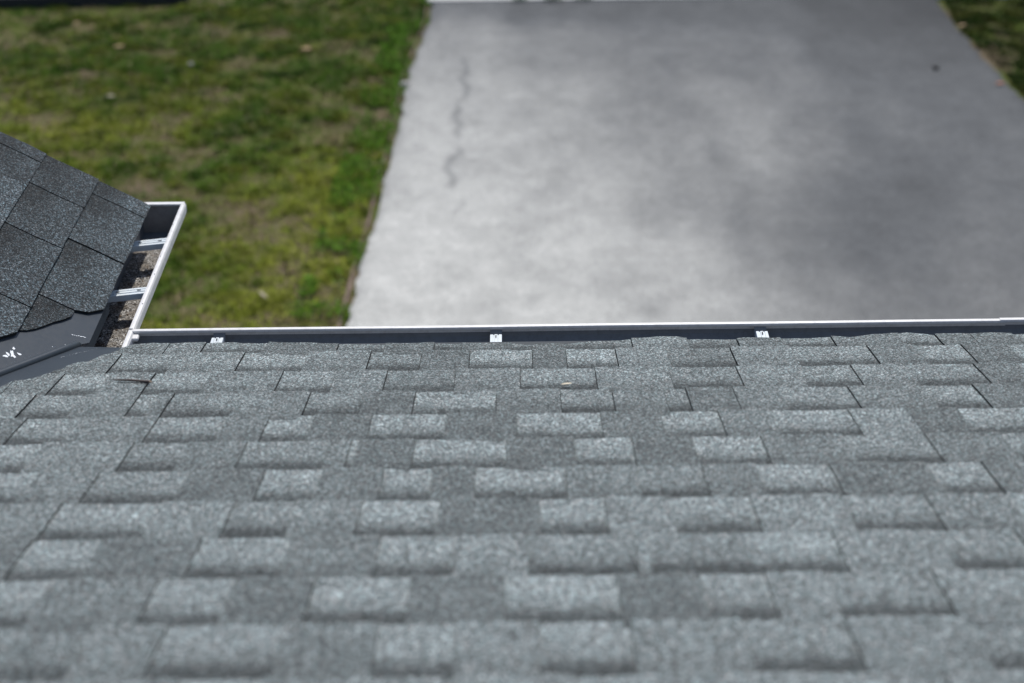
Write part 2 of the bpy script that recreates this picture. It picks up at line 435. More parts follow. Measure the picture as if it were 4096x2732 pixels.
# ------------------------------------------------------------------ house
T1, T2, XL, O1, E1 = 0.29989, 0.63093, -0.9702, 0.12182, 0.14315
C1 = 1 / math.sqrt(1 + T1 * T1); S1 = T1 * C1
C2 = 1 / math.sqrt(1 + T2 * T2); S2 = T2 * C2
N1 = Vector((0, S1, C1)); N2 = Vector((S2, 0, C2))
def PM(x, s, h): return Vector((x, -s * C1, s * S1)) + N1 * h          # main roof plane
def PL(y, s, h): return Vector((XL - s * C2, y, s * S2)) + N2 * h      # steep gable plane (slopes to +x)
def PL2(y, s, h):                                                     # far side of the gable
    k = 2 * (XL - 1.3 * C2)
    q = PL(y, s, h); return Vector((k - q.x, q.y, q.z))

house = empty('house', (0, 0, GZ))
tag(house, 'grey shingled house seen from its roof, with white gutters and a metal valley', 'house')
INV = Matrix.Translation((0, 0, -GZ))
def hpart(name, verts, faces, mats, parent=None, **kw):
    o = mesh(name, verts, faces, mats, parent or house, **kw)
    o.matrix_parent_inverse = INV.copy() if (parent is None or parent is house) else Matrix.Identity(4)
    return o

EAVE = [(-2.5, .06), (-0.8709, 0.0515), (-0.7911, 0.0396), (-0.6718, 0.0334), (-0.5981, 0.0355), (-0.5129, 0.0483), (-0.3188, 0.0604), (-0.1871, 0.0599), (-0.0443, 0.0679), (0.065, 0.0745), (0.12, 0.0647), (0.2308, 0.047), (0.3038, 0.0316), (0.3686, 0.0446), (0.505, 0.0525), (0.6716, 0.0431), (0.7247, 0.0516), (0.7843, 0.0314), (0.854, 0.0177), (0.9212, 0.0352), (1.1125, 0.033), (2.5, .04)]
EX, EY = zip(*EAVE)
def eave_s(x): return float(np.interp(x, EX, EY)) + 0.0022 * math.sin(x * 71) + 0.0016 * math.sin(x * 173 + 1)
MCUT = [(-3.0, 4.55), (-1.20, 0.70), (-1.0446, 0.353), (-1.0296, 0.3147), (-1.0073, 0.3035), (-0.9929, 0.2956), (-0.9888, 0.2711), (-0.9823, 0.2374), (-0.9649, 0.2202), (-0.9422, 0.1898), (-0.9132, 0.1742), (-0.8923, 0.1256), (-0.8673, 0.0697), (-0.8546, 0.0482), (-0.83, 0.0)]
MX, MS = zip(*MCUT)
def main_cut(x): return float(np.interp(x, MX, MS)) + 0.004 * math.sin(x * 190)
LCUT = [(0.0, 0.1378), (0.0399, 0.0811), (0.0721, 0.0286), (0.1017, -0.0239), (0.1404, -0.0832), (0.1686, -0.1299), (0.30, -0.37), (1.4, -2.35)]
LS_, LY_ = zip(*LCUT)
def left_cut(s): return float(np.interp(s, LS_, LY_)) + 0.0025 * math.sin(s * 160)

def tab_geo(P, u0, u1, lo, v0, v1, top0, top1, K, lap=0.02, flip=False):
    """a shingle tab: K columns across u, from lo(u) (butt) to v1+lap."""
    us_ = [u0 + (u1 - u0) * i / K for i in range(K + 1)]
    cols = [(u, max(v0 + 0.0009 * math.sin(u * 300 + v0 * 50), lo(u))) for u in us_]
    cols = [(u, l) for u, l in cols if l < v1 - 0.001]
    if len(cols) < 2: return None
    V = []; UV = []; Fc = []; FM = []
    hgt = lambda s: top0 + (top1 - top0) * (s - v0) / (v1 - v0)
    for u, l in cols:
        mid = (l + v1) / 2
        for s in (l, mid, v1 + lap):
            hh = hgt(s) + 0.0006 * math.sin(u * 37 + s * 29)
            V.append(P(u, s, hh)); UV.append(((u - u0) / (u1 - u0), (s - v0) / (v1 - v0)))
        V.append(P(u, l, 0.0005)); UV.append((0, 0)); V.append(P(u, v1 + lap, 0.0005)); UV.append((0, 0))
    n = len(cols)
    for i in range(n - 1):
        a, b = 5 * i, 5 * i + 5
        Fc += [(a, b, b + 1, a + 1), (a + 1, b + 1, b + 2, a + 2), (a + 3, b + 3, b, a)]; FM += [0, 0, 1]
    e = 5 * (n - 1)
    Fc += [(0, 1, 2, 4, 3), (e + 3, e + 4, e + 2, e + 1, e)]; FM += [1, 1]
    if flip: Fc = [tuple(reversed(q)) for q in Fc]
    return V, Fc, FM, UV

KIND = {'R': (0, .166, 0.20), 'r': (0, .126, 0.12), 'B': (0, .188, 0.14), 'D': (1, .201, 0.72), 'd': (1, .155, 0.60), 'L': (1, .228, 0.74)}
ROWS = {
    0: [('D', -0.9088), ('R', -0.8895), ('R', -0.7732), ('D', -0.6938), ('r', -0.5561), ('D', -0.3981), ('r', -0.2958), ('D', -0.1874), ('r', -0.1269), ('D', -0.0192), ('r', 0.0325), ('D', 0.0891), ('R', 0.244), ('d', 0.367), ('R', 0.4745), ('D', 0.5727), ('R', 0.6835), ('D', 0.837), ('r', 0.9137), ('R', 0.9904), ('D', 1.0846), ('R', 1.1623)],
    1: [('D', -0.9551), ('R', -0.9551), ('D', -0.8584), ('R', -0.7347), ('D', -0.5927), ('R', -0.4549), ('D', -0.3204), ('r', -0.2107), ('L', -0.1073), ('r', 0.0255), ('L', 0.0971), ('R', 0.2035), ('d', 0.3129), ('R', 0.4497), ('D', 0.5791), ('R', 0.7436), ('D', 0.8461), ('r', 0.9458), ('D', 1.0435), ('R', 1.1138)],
    2: [('R', -1.0302), ('D', -0.9392), ('R', -0.8443), ('D', -0.7514), ('R', -0.6368), ('D', -0.488), ('R', -0.3786), ('d', -0.2733), ('R', -0.1332), ('D', -0.0008), ('R', 0.1522), ('D', 0.303), ('R', 0.4418), ('D', 0.5679), ('R', 0.6773), ('D', 0.7858), ('r', 0.9293), ('D', 1.0185), ('R', 1.0636)],
    3: [('D', -0.9536), ('R', -0.8573), ('D', -0.748), ('R', -0.71), ('D', -0.6802), ('R', -0.5494), ('D', -0.4123), ('r', -0.3071), ('D', -0.2057), ('R', -0.0473), ('D', 0.077), ('R', 0.1781), ('D', 0.2793), ('r', 0.3229), ('R', 0.4144), ('D', 0.505), ('R', 0.6404), ('D', 0.7849), ('r', 0.8844), ('D', 0.9944), ('R', 1.0613)],
    4: [('D', -0.9257), ('R', -0.8245), ('D', -0.6785), ('R', -0.5481), ('D', -0.4699), ('r', -0.3867), ('L', -0.2775), ('r', -0.1395), ('L', -0.0085), ('r', 0.1475), ('D', 0.2601), ('R', 0.3672), ('D', 0.4638), ('B', 0.6095), ('r', 0.7178), ('D', 0.8128), ('r', 0.9406)],
    5: [('R', -0.849), ('D', -0.6875), ('R', -0.5911), ('D', -0.4866), ('R', -0.3404), ('L', -0.301), ('r', -0.2884), ('L', -0.1875), ('r', -0.0264), ('L', 0.0939), ('r', 0.1951), ('L', 0.3024), ('R', 0.4234), ('D', 0.5698), ('R', 0.7148), ('D', 0.8485), ('r', 0.9132)],
    6: [('R', -0.8121), ('D', -0.7094), ('r', -0.5583), ('L', -0.4303), ('R', -0.3348), ('L', -0.2311), ('r', -0.1484), ('L', -0.0771), ('R', 0.0727), ('D', 0.1922), ('R', 0.3017), ('L', 0.3933), ('r', 0.5154), ('L', 0.6775), ('r', 0.7713), ('D', 0.8304)],
    7: [('D', -0.7316), ('R', -0.5721), ('D', -0.4561), ('R', -0.3571), ('L', -0.254), ('r', -0.1304), ('L', 0.0275), ('B', 0.1297), ('D', 0.2322), ('B', 0.3609), ('D', 0.5033), ('R', 0.638), ('D', 0.766), ('R', 0.8321)],
    8: [('D', -0.7335), ('r', -0.628), ('L', -0.4791), ('R', -0.3443), ('L', -0.2116), ('B', -0.0988), ('D', 0.0081), ('B', 0.1649), ('D', 0.1845), ('D', 0.327), ('B', 0.4612), ('D', 0.6125), ('R', 0.7338)],
    9: [('R', -0.6597), ('D', -0.5098), ('r', -0.4021), ('L', -0.2908), ('r', -0.1561), ('L', -0.0246), ('r', 0.1312), ('D', 0.2466), ('B', 0.3369), ('D', 0.4198), ('R', 0.5708), ('D', 0.7126)],
    10: [('R', -0.5627), ('D', -0.4657), ('R', -0.3098), ('L', -0.1876), ('B', -0.0867), ('L', 0.019), ('B', 0.1387), ('D', 0.2833), ('R', 0.4189), ('D', 0.5735), ('R', 0.6938)],
}

roof = mesh('roof', [PM(-2.2, 4.1, 0), PM(2.2, 4.1, 0), PM(2.2, 0.036, 0), PM(-0.70, 0.036, 0), PM(-0.83, 0.036, 0), PM(-0.97, 0.05, 0)] , [(0, 5, 4, 3, 2, 1)], M['deck'], house)
roof.matrix_parent_inverse = INV.copy()
XMIN, XMAX = -2.1, 2.1
stuff = [[], [], [], [], []]   # joined tabs out of the picture
nvis = 0
def in_view(pts):
    for q in pts:
        pr = project(q)
        if pr and -6 < pr[0] < 1030 and -6 < pr[1] < 689: return True
    return False
for n in range(0, 28):
    s0 = O1 + (n - 1) * E1 if n else 0.0; s1 = O1 + n * E1
    row = ROWS.get(n, [])
    rr = random.Random(100 + n)
    segs = []
    def fill(a, b):
        x_ = a; k_ = rr.random() < 0.5
        while x_ < b - 0.01:
            w_ = rr.uniform(0.075, 0.175)
            if b - x_ - w_ < 0.06: w_ = b - x_
            segs.append((x_, x_ + w_, rr.choice('DLDd') if k_ else rr.choice('RRrB'))); x_ += w_; k_ = not k_
    if row:
        fill(XMIN, row[0][1])
        for (k_, a), (_, b) in zip(row[:-1], row[1:]):
            if b - a > 0.004: segs.append((a, b, k_))
        fill(row[-1][1], XMAX)
    else:
        fill(XMIN, XMAX)
    for a, b, k_ in segs:
        rec, shade, band = KIND[k_]
        lo = (lambda x: max(eave_s(x), main_cut(x))) if n == 0 else main_cut
        v0 = s0
        t0, t1_ = (0.0072, 0.0042) if rec else (0.0104, 0.0068)
        dj = rr.uniform(-0.0006, 0.0006)
        gp_ = 0.0008 if n < 4 else 0.0003
        g = tab_geo(PM, a + gp_, b - gp_, lo, v0, s1, t0 + dj, t1_ + dj, max(2, int((b - a) / 0.018)))
        if not g: continue
        shade *= rr.uniform(0.86, 1.16) if k_ in 'RD' else rr.uniform(0.94, 1.06)
        if in_view(g[0]) and nvis < 290:
            o = mesh('shingle', g[0], g[1], [M['granule'], M['edge']], roof, fmat=g[2], uv=g[3])
            o.matrix_parent_inverse = Matrix.Translation((0, 0, 0)); nvis += 1
            o.color = (shade, band, 0, 1)
        else:
            off = len(stuff[0]); stuff[0] += g[0]; stuff[1] += [tuple(i + off for i in q) for q in g[1]]; stuff[2] += g[2]; stuff[3] += g[3]
o = mesh('shingle_field', stuff[0], stuff[1], [M['granule'], M['edge']], roof, fmat=stuff[2], uv=stuff[3]); o.color = (0.14, 0.3, 0, 1); o['kind'] = 'stuff'
# back slope past the ridge
hpart('back_roof', [PM(-2.2, 4.1, 0.002), PM(2.2, 4.1, 0.002), (2.2, -8.0 * C1, 0), (-2.2, -8.0 * C1, 0)], [(0, 1, 2, 3)], M['granule']).color = (0.13, 0, 0, 1)

# drip edge of the main eave
v = []; f = []
xs = np.linspace(-0.86, 2.1, 40)
for i, x_ in enumerate(xs):
    v += [PM(x_, 0.12, 0.0012), PM(x_, 0.034, 0.0012), PM(x_, 0.034, 0.0012) + Vector((0, 0.002, -0.028)), ]
    if i: b_ = 3 * i; f += [(b_ - 3, b_ - 2, b_ + 1, b_), (b_ - 2, b_ - 1, b_ + 2, b_ + 1)]
hpart('drip_edge', v, f, M['drip'])

# ------------------------------------------------------------------ steep side gable
YR = 0.655
gable = mesh('gable_roof', [PL(YR - 0.01, 0.006, 0), PL(YR - 0.01, 1.3, 0), PL(-2.3, 1.3, 0), PL(-0.02, 0.006, 0)], [(0, 1, 2, 3)], M['deck'], house)
gable.matrix_parent_inverse = INV.copy()
tag(gable, 'steeper darker gable roof beside the valley')
def GP(u, s, h): return PL(u, s, h)
JO = {0: [(.584, 'A'), (.3445, 'A'), (.082, 'B'), (-.3, 'A')], 1: [(.494, 'C'), (.284, 'C'), (.014, 'A'), (-.3, 'B')], 2: [(.602, 'B'), (.472, 'A'), (.18, 'A'), (-.02, 'C'), (-.3, 'A')]}
def left_tab(a, b, s0, s1, h0, h1, shade, band, vis):
    # tabs run along y (a > b); sampled in strips across s so that the valley cut can be slanted
    K = 10 if b < -0.25 or (a < 0.2) else 5
    V = []; UV = []; Fc = []; FM = []
    rows_ = []
    for i in range(K + 1):
        s = s0 + (s1 - s0) * i / K
        hi = a - 0.0022
        if a >= YR - 0.001: hi = YR + 0.0014 * math.sin(s * 240) + 0.001 * math.sin(s * 611)
        lo_ = max(b + 0.0022, left_cut(s))
        rows_.append((s + (0.02 if i == K else 0), s, hi, lo_))
    rows_ = [r for r in rows_ if r[3] < r[2] - 0.001]
    if len(rows_) < 2: return None
    for sp, s, hi, lo_ in rows_:
        h = h0 + (h1 - h0) * (sp - s0) / (s1 - s0)
        for j in range(7):
            y = hi + (lo_ - hi) * j / 6
            V.append(PL(y, sp + (0.0009 * math.sin(y * 260) if s == s0 else 0), h + 0.0006 * math.sin(y * 31 + s * 40))); UV.append(((hi - y) / 0.26, (s - s0) / (s1 - s0)))
        V.append(PL(hi, sp, 0.0004)); UV.append((0, 0)); V.append(PL(lo_, sp, 0.0004)); UV.append((0, 0))
    m_ = len(rows_)
    for i in range(m_ - 1):
        p_, q_ = 9 * i, 9 * i + 9
        for j in range(6): Fc.append((p_ + j + 1, p_ + j, q_ + j, q_ + j + 1)); FM.append(0)
        Fc += [(p_, p_ + 7, q_ + 7, q_), (p_ + 6, q_ + 6, q_ + 8, p_ + 8)]; FM += [1, 1]
    Fc.append(tuple([7] + list(range(0, 7)) + [8])); FM.append(1)
    return V, Fc, FM, UV
SH = {'A': (.074, .68), 'B': (.046, .50), 'C': (.058, .66)}
lst = [[], [], [], []]
for n in range(0, 10):
    s0, s1 = n * 0.1425 - (0.003 if n == 0 else 0), (n + 1) * 0.1425
    if n == 9: s1 = 1.3
    rr = random.Random(500 + n)
    js = JO.get(n)
    if js is None:
        js = []; y = YR - rr.uniform(.05, .2)
        while y > -2.3: js.append((y, rr.choice('ABC'))); y -= rr.uniform(.16, .27)
    y0 = YR; first = {0: 'A', 1: 'B', 2: 'B'}.get(n, 'A')
    segs = []; kk = first
    for y, k2 in js + [(-2.3, 'A')]:
        if y < y0: segs.append((y0, y, kk)); y0 = y; kk = k2
    for a, b, k_ in segs:
        sh, bd = SH[k_]
        sh *= rr.uniform(.93, 1.07)
        dj = rr.choice([0.0, 0.0018])
        g = left_tab(a, b, s0, s1, .0105 + dj, .0062 + dj, sh, bd, True)
        if not g: continue
        if in_view(g[0]):
            o = mesh('shingle', g[0], g[1], [M['granule_blue'], M['edge']], gable, fmat=g[2], uv=g[3]); o.color = (sh, bd, 0, 1)
        else:
            off = len(lst[0]); lst[0] += g[0]; lst[1] += [tuple(i + off for i in q) for q in g[1]]; lst[2] += g[2]; lst[3] += g[3]
o = mesh('shingle_field', lst[0], lst[1], [M['granule_blue'], M['edge']], gable, fmat=lst[2], uv=lst[3]); o.color = (0.11, 0.3, 0, 1); o['kind'] = 'stuff'
hpart('back_gable_slope', [PL2(YR, -0.0, 0.008), PL2(-0.3, -0.0, 0.008), PL2(-2.5, 1.3, 0.008), PL2(YR, 1.3, 0.008)], [(0, 1, 2, 3)], M['granule_blue']).color = (0.1, 0, 0, 1)

# ------------------------------------------------------------------ valley flashing
def VV(k): return Vector((XL - k * T1, -k * T2, k * T1 * T2))
fl = []; ff_ = []
def strip(pa, pb):
    b = len(fl)
    for a_, b_ in zip(pa, pb): fl.extend([a_, b_])
    for i in range(len(pa) - 1): q = b + 2 * i; ff_.append((q, q + 1, q + 3, q + 2))
ks = [0.0, 0.05, 0.1, 0.2, 0.35, 0.6, 1.0, 1.8, 3.0]
# main-plane wing
xs_ = [-0.966, -0.958, -0.95, -0.94]
lineV = [VV(k) for k in [0.058] + ks[2:]]
wingA = []
for P_ in lineV:
    s_ = -P_.y / C1
    wingA.append(PM(P_.x, s_, 0.0025))
wingB = [PM(-0.842, 0.052, 0.0025)] + [PM(p_.x + 0.175, -p_.y / C1, 0.0025) for p_ in lineV[1:]]
strip(wingA, wingB)
fl.append(PM(-0.935, 0.058, 0.0028)); fl.append(wingA[0]); fl.append(wingB[0]); ff_.append((len(fl) - 3, len(fl) - 2, len(fl) - 1))
# gable-plane wing
wA = [PL(0.002, -0.004, 0.0025), PL(-0.02, 0.012, 0.0025)] + [PL(VV(k).y, (XL - VV(k).x) / C2, 0.0025) for k in ks[2:]]
wB = [PL(0.17, -0.004, 0.0025), PL(0.16, 0.012, 0.0025)] + [PL(VV(k).y + 0.22, (XL - VV(k).x) / C2, 0.0025) for k in ks[2:]]
strip(wB, wA)
# turned-down hem at the gable eave end
hem = [PL(0.17 - 0.19 * i / 6, -0.004, 0.0025) for i in range(7)]
strip([q + Vector((0.004, 0, -0.020)) for q in hem], hem)
flash = hpart('valley_flashing', fl, ff_, M['flash'])
flash['label'] = 'dark blue grey metal valley flashing with a raised centre rib'
# rib
rv = []; rf = []
NV = (N1 + N2).normalized(); TV = (VV(1) - VV(0)).normalized(); SV = TV.cross(NV).normalized()
kk_ = [0.034, 0.037, 0.046, 0.12, 0.2, 0.3, 0.5, 0.8, 1.5, 3.0]
for i, k in enumerate(kk_):
    sc_ = [0.25, 0.72, 1.0][min(i, 2)]
    for j in range(9):
        a_ = math.pi * j / 8
        rv.append(VV(k) + SV * (0.0105 * sc_ * math.cos(a_)) + NV * (0.001 + (0.013 + 0.0006 * math.sin(k * 60)) * sc_ * math.sin(a_)))
    if i:
        for j in range(8): b_ = 9 * i + j; rf.append((b_ - 9, b_ - 8, b_ + 1, b_))
rf.append(tuple(range(9)))
mesh('rib', rv, rf, M['flash'], flash, smooth=True)
# bare scratches
sv = []; sf = []
def chip(P, u, v, size, asp, ang, h=0.0031):
    b = len(sv); n = rnd.randint(7, 11)
    for i in range(n):
        t_ = 2 * math.pi * i / n; r1 = size * rnd.uniform(.35, 1.25)
        du = r1 * math.cos(t_) * asp; dv_ = r1 * math.sin(t_) / asp
        sv.append(P(u + du * math.cos(ang) - dv_ * math.sin(ang), v + du * math.sin(ang) + dv_ * math.cos(ang), h))
    sf.append(tuple(range(b, b + n)))
for du, dv_, sz, asp in [(0, 0, .0085, 1.4), (-.014, .012, .006, 1.0), (.012, -.012, .006, 1.2), (.022, .004, .004, 1.1), (-.004, .009, .005, 1.5), (.008, .002, .006, 1.6)]:
    chip(PL, -0.157 + du, 0.130 + dv_, sz, asp, 0.6)
for i in range(7): chip(PL, 0.000 + 0.0022 * i + rnd.uniform(-.001, .001), 0.036 - 0.0045 * i, rnd.uniform(.0012, .0030), rnd.uniform(1, 1.8), -1.1)
for i in range(4): chip(PL, rnd.uniform(-.1, .1), rnd.uniform(.02, .1), .0012, 1.5, rnd.random() * 3)
for i in range(14): tt_ = i / 13 + rnd.uniform(-.03, .03); chip(PM, -0.992 + 0.060 * tt_ + rnd.uniform(-.0012, .0012), 0.122 - 0.066 * tt_, rnd.uniform(.0004, .0014), rnd.uniform(1.4, 2.2), -0.83)
for i in range(16):
    k = rnd.uniform(.1, .42); q = VV(k) - SV * 0.006 + NV * 0.0166
    sd = 1 if SV.dot(Vector((0, 1, 0))) > 0 else -1
    q = VV(k) + SV * (sd * 0.0085) + NV * 0.0142
    b = len(sv); L = rnd.uniform(.0008, .003)
    sv.extend([q, q + TV * L, q + TV * L + NV * .0012, q + NV * .0012]); sf.append((b, b + 1, b + 2, b + 3))
so = mesh('scratches', sv, sf, M['scratch'], flash); so['kind'] = 'stuff'

# ------------------------------------------------------------------ gutters
# profile: (distance from the fascia, height) from the back top round to the inner lip return
W = 0.124
PROF = [(0.0, 0.010), (0.0, -0.088), (0.086, -0.088), (0.090, -0.070), (0.103, -0.052), (0.115, -0.040), (0.121, -0.030), (0.1235, -0.020), (0.124, -0.006), (0.1215, -0.0005), (0.117, 0.0008), (0.1120, 0.0), (0.1110, -0.0012), (0.1110, -0.0062)]
def gutter(name, place, t0, t1, zlip, steps=2, miter0=None, label=None):
    """place(t, d, z): point; t runs along, d out from the fascia."""
    th = 0.0014
    n = len(PROF)
    nor = []
    for i in range(n):
        a = PROF[max(0, i - 1)]; b = PROF[min(n - 1, i + 1)]
        dx, dz = b[0] - a[0], b[1] - a[1]; L = math.hypot(dx, dz); nor.append((-dz / L, dx / L))   # left side = inside
    v = []; f = []; fm = []
    for k in range(steps + 1):
        for i, (d, z) in enumerate(PROF):
            for sgn in (0, 1):
                dd = d + nor[i][0] * th * sgn; zz = z + nor[i][1] * th * sgn
                tt = t0 + (t1 - t0) * k / steps
                if miter0 is not None and k == 0: tt = miter0(dd)
                v.append(place(tt, dd, zz + zlip))
    for k in range(steps):
        for i in range(n - 1):
            a = (k * n + i) * 2; b = ((k + 1) * n + i) * 2
            f.append((a, b, b + 2, a + 2)); fm.append(0)
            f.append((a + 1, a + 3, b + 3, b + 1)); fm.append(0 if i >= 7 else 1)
    for k in (0, steps):
        for i in range(n - 1):
            a = (k * n + i) * 2; f.append((a, a + 1, a + 3, a + 2) if k else (a, a + 2, a + 3, a + 1)); fm.append(0)
    o = mesh(name, v, f, [M['white'], M['inside']], house, fmat=fm)
    o.matrix_parent_inverse = INV.copy()
    if label: o['label'] = label
    return o
ZL = -0.020
YB = 0.093 - W            # back of the main gutter
XB = -0.886 - W           # back of the short gutter
def wob(x): return 0.0012 * math.sin(x * 2.1) + 0.0006 * math.sin(x * 7.7)
def pm_(t, d, z): return Vector((t, YB + d + wob(t) * (d > .08), z + 0.0006))
def ps_(t, d, z): return Vector((XB + d, t, z + 0.0004))
g_main = gutter('gutter', pm_, -0.897, 1.115, ZL, 24, label='long white eave gutter with dark inside in front of the driveway')
g_main2 = gutter('gutter', lambda t, d, z: Vector((t, YB + d * 1.006 + 0.0016, z + 0.0022)), 1.098, 2.2, ZL, 8, label='next length of white gutter lapping the long one at the right')
g_side = gutter('gutter', ps_, YB - 0.10, 0.724, ZL, 2, label='short white gutter below the steep gable, brown grit lying in it')
# lip bridging at the inside corner: small mitre plates
def endcap(parent, place, t, sgn):
    v = []; f = []
    out = [(0.0, -0.003)] + [p_ for p_ in PROF[1:9]] + [(0.121, -0.003)]
    for dz_ in (0.0, 0.0012):
        for d, z in out: v.append(place(t + sgn * dz_, d, z + ZL))
    n = len(out)
    f.append(tuple(range(n))); f.append(tuple(reversed(range(n, 2 * n))))
    for i in range(n): j = (i + 1) % n; f.append((i, j, n + j, n + i))
    fm = [1, 0] + [0] * n if sgn > 0 else [1, 1] + [0] * n
    mesh('end_cap', v, f, [M['white'], M['capinside']], parent, fmat=fm)
    # folded flange on top
    v = []; f = []
    a = place(t - sgn * 0.006, 0.0, ZL + 0.0125); b = place(t + sgn * 0.0075, W - 0.004, ZL + 0.0125)
    x0, x1 = sorted((a.x, b.x)); y0, y1 = sorted((a.y, b.y))
    box(v, f, x0, x1, y0, y1, ZL - 0.004, ZL + 0.0012)
    mesh('flange', v, f, M['white'], parent)
M['capinside'] = painted('grimy_end_cap', (0.30, 0.28, 0.265), 0.5, 0.35, (0.10, 0.09, 0.08))
endcap(g_side, ps_, 0.722, 1)
endcap(g_main2, pm_, 2.198, 1) if False else None
# small rounded tongue where the two lips meet
v = []; f = []
box(v, f, -0.898, -0.873, 0.058, 0.0805, ZL - 0.016, ZL - 0.006)
o = mesh('corner_tongue', v, f, M['white'], g_main); bv = o.modifiers.new('bevel', 'BEVEL'); bv.width = 0.004; bv.segments = 3

def hanger(parent, place, t, wid, skew=0.0, hook=False):
    # ridged strap spanning from the fascia to the lip
    prof = [(-1, 0), (-.97, .004), (-.5, .0042), (-.44, .0024), (-.3, .0024), (-.24, .0046), (.24, .0046), (.3, .0024), (.44, .0024), (.5, .0042), (.97, .004), (1, 0)]
    ds = [(-0.004, -0.0005, 0), (0.060, -0.0005, 1), (0.1115, -0.0005, 1)]
    if hook: ds = [(-0.004, -0.0005, 0), (0.050, -0.0005, 1), (0.089, -0.0005, 1)]
    v = []; f = []
    for d, dz_, e_ in ds:
        for q, h in prof: v.append(place(t + q * wid / 2 + skew * d / 0.12, d, ZL - 0.010 + dz_ + h))
        for q, h in prof: v.append(place(t + q * wid / 2 + skew * d / 0.12, d, ZL - 0.0125 + dz_ + (h if abs(q) < .99 else -.009)))
    n = len(prof)
    for k in range(len(ds) - 1):
        a = k * 2 * n; b = a + 2 * n
        for i in range(n - 1): f += [(a + i, a + i + 1, b + i + 1, b + i), (a + n + i, b + n + i, b + n + i + 1, a + n + i + 1)]
        f += [(a, b, b + n, a + n), (a + n - 1, a + 2 * n - 1, b + 2 * n - 1, b + n - 1)]
    f += [(i, n + i, n + i + 1, i + 1) for i in range(n - 1)]
    e = 2 * n * (len(ds) - 1); f += [(e + i, e + i + 1, e + n + i + 1, e + n + i) for i in range(n - 1)]
    o = mesh('hanger', v, f, M['bracket'], parent)
    # slots / screw
    v = []; f = []
    for d in ((0.078,) if hook else (0.045, 0.094)):
        a = place(t - 0.0012 + skew * d / 0.12, d - 0.0045, ZL - 0.0045); b = place(t + 0.0012 + skew * d / 0.12, d + 0.0045, ZL - 0.0040)
        x0, x1 = sorted((a.x, b.x)); y0, y1 = sorted((a.y, b.y)); box(v, f, x0, x1, y0, y1, min(a.z, b.z), max(a.z, b.z) + 0.0002)
    mesh('slot', v, f, M['slot'], parent)['kind'] = 'stuff'
    if hook:   # dull hook running from the strap down and up under the lip
        v = []; f = []
        for i, (d, dz_) in enumerate([(0.086, -0.013), (0.092, -0.020), (0.098, -0.023), (0.106, -0.018), (0.1112, -0.008)]):
            for q in (-1, 1):
                for e_ in (0, -0.0016): v.append(place(t + q * wid * 0.5, d, ZL + dz_ + e_))
            if i: b = 4 * i - 4; f += [(b, b + 2, b + 6, b + 4), (b + 1, b + 5, b + 7, b + 3), (b, b + 4, b + 5, b + 1), (b + 2, b + 3, b + 7, b + 6)]
        mesh('hook', v, f, M['inside'], parent)
for x_ in (-0.690, -0.055, 0.550): hanger(g_main, pm_, x_, 0.027, 0.0, True)
hanger(g_main2, pm_, 1.19, 0.027, 0.0, True); hanger(g_main2, pm_, 1.79, 0.027, 0.0, True)
for y_ in (0.505, 0.256): hanger(g_side, ps_, y_, 0.030, 0.024)

def dome(name, P, r, h, mat, parent):
    v = []; f = []
    for i, (rr_, hh) in enumerate([(1, 0), (.9, .6), (.5, .95)]):
        for j in range(10): a = 2 * math.pi * j / 10; v.append(P + Vector((r * rr_ * math.cos(a), r * rr_ * math.sin(a), h * hh)))
        if i:
            for j in range(10): f.append((10 * i - 10 + j, 10 * i - 10 + (j + 1) % 10, 10 * i + (j + 1) % 10, 10 * i + j))
    f.append(tuple(range(20, 30)))
    mesh(name, v, f, mat, parent, smooth=True)
dome('screw', Vector((-0.894, 0.089, ZL + 0.0022)), 0.0045, 0.0022, M['white'], g_side)
for yy in (0.20, 0.34, 0.43, 0.60): dome('rivet', Vector((-0.8945 + rnd.uniform(-.004, .004), yy, ZL + 0.0022)), 0.0014, 0.0006, M['slot'], g_side)

# fascia, soffit, walls below
v = []; f = []
box(v, f, -0.85, 2.15, YB - 0.022, YB - 0.002, -0.19, -0.012); hpart('fascia', v, f, M['drip'])
v = []; f = []
box(v, f, XB - 0.020, XB - 0.002, -0.15, 0.64, -0.19, -0.018); hpart('fascia', v, f, M['drip'])
v = []; f = []
box(v, f, -3.4, 2.15, -8.0, -0.45, GZ - 0.05, -0.20); hpart('wall', v, f, M['siding'])
v = []; f = []
box(v, f, -2.95, -1.20, -0.445, 0.42, GZ - 0.05, -0.20); hpart('wall', v, f, M['siding'])
v = []; f = []
box(v, f, -0.85, 2.15, -0.45, YB - 0.024, -0.19, -0.175); hpart('soffit', v, f, M['white'])

# grit lying in the short gutter
nyg, nxg = 260, 34
yy = np.linspace(YB - 0.09, 0.715, nyg); dd = np.linspace(0.002, 0.0855, nxg)
Yg, Dg = np.meshgrid(yy, dd, indexing='ij')
hgt_ = 0.004 + 0.010 * fbm(Yg * 14, Dg * 14, 400, 4) + 0.007 * fbm(Yg * 90, Dg * 90, 410, 3) - 0.012 * np.clip((Yg - 0.58) / 0.10, 0, 1)
vg = np.stack([XB + Dg, Yg, ZL - 0.088 + hgt_], -1).reshape(-1, 3)
ii = np.arange(nyg * nxg).reshape(nyg, nxg)
fg = np.stack([ii[:-1, :-1], ii[:-1, 1:], ii[1:, 1:], ii[1:, :-1]], -1).reshape(-1, 4)
deb = bigmesh('gutter_grit', vg, fg, M['debris'], True)
tag(deb, 'brown and grey shingle grit settled in the short side gutter', 'debris', kind='stuff')
pv = []; pf = []; pm2 = []
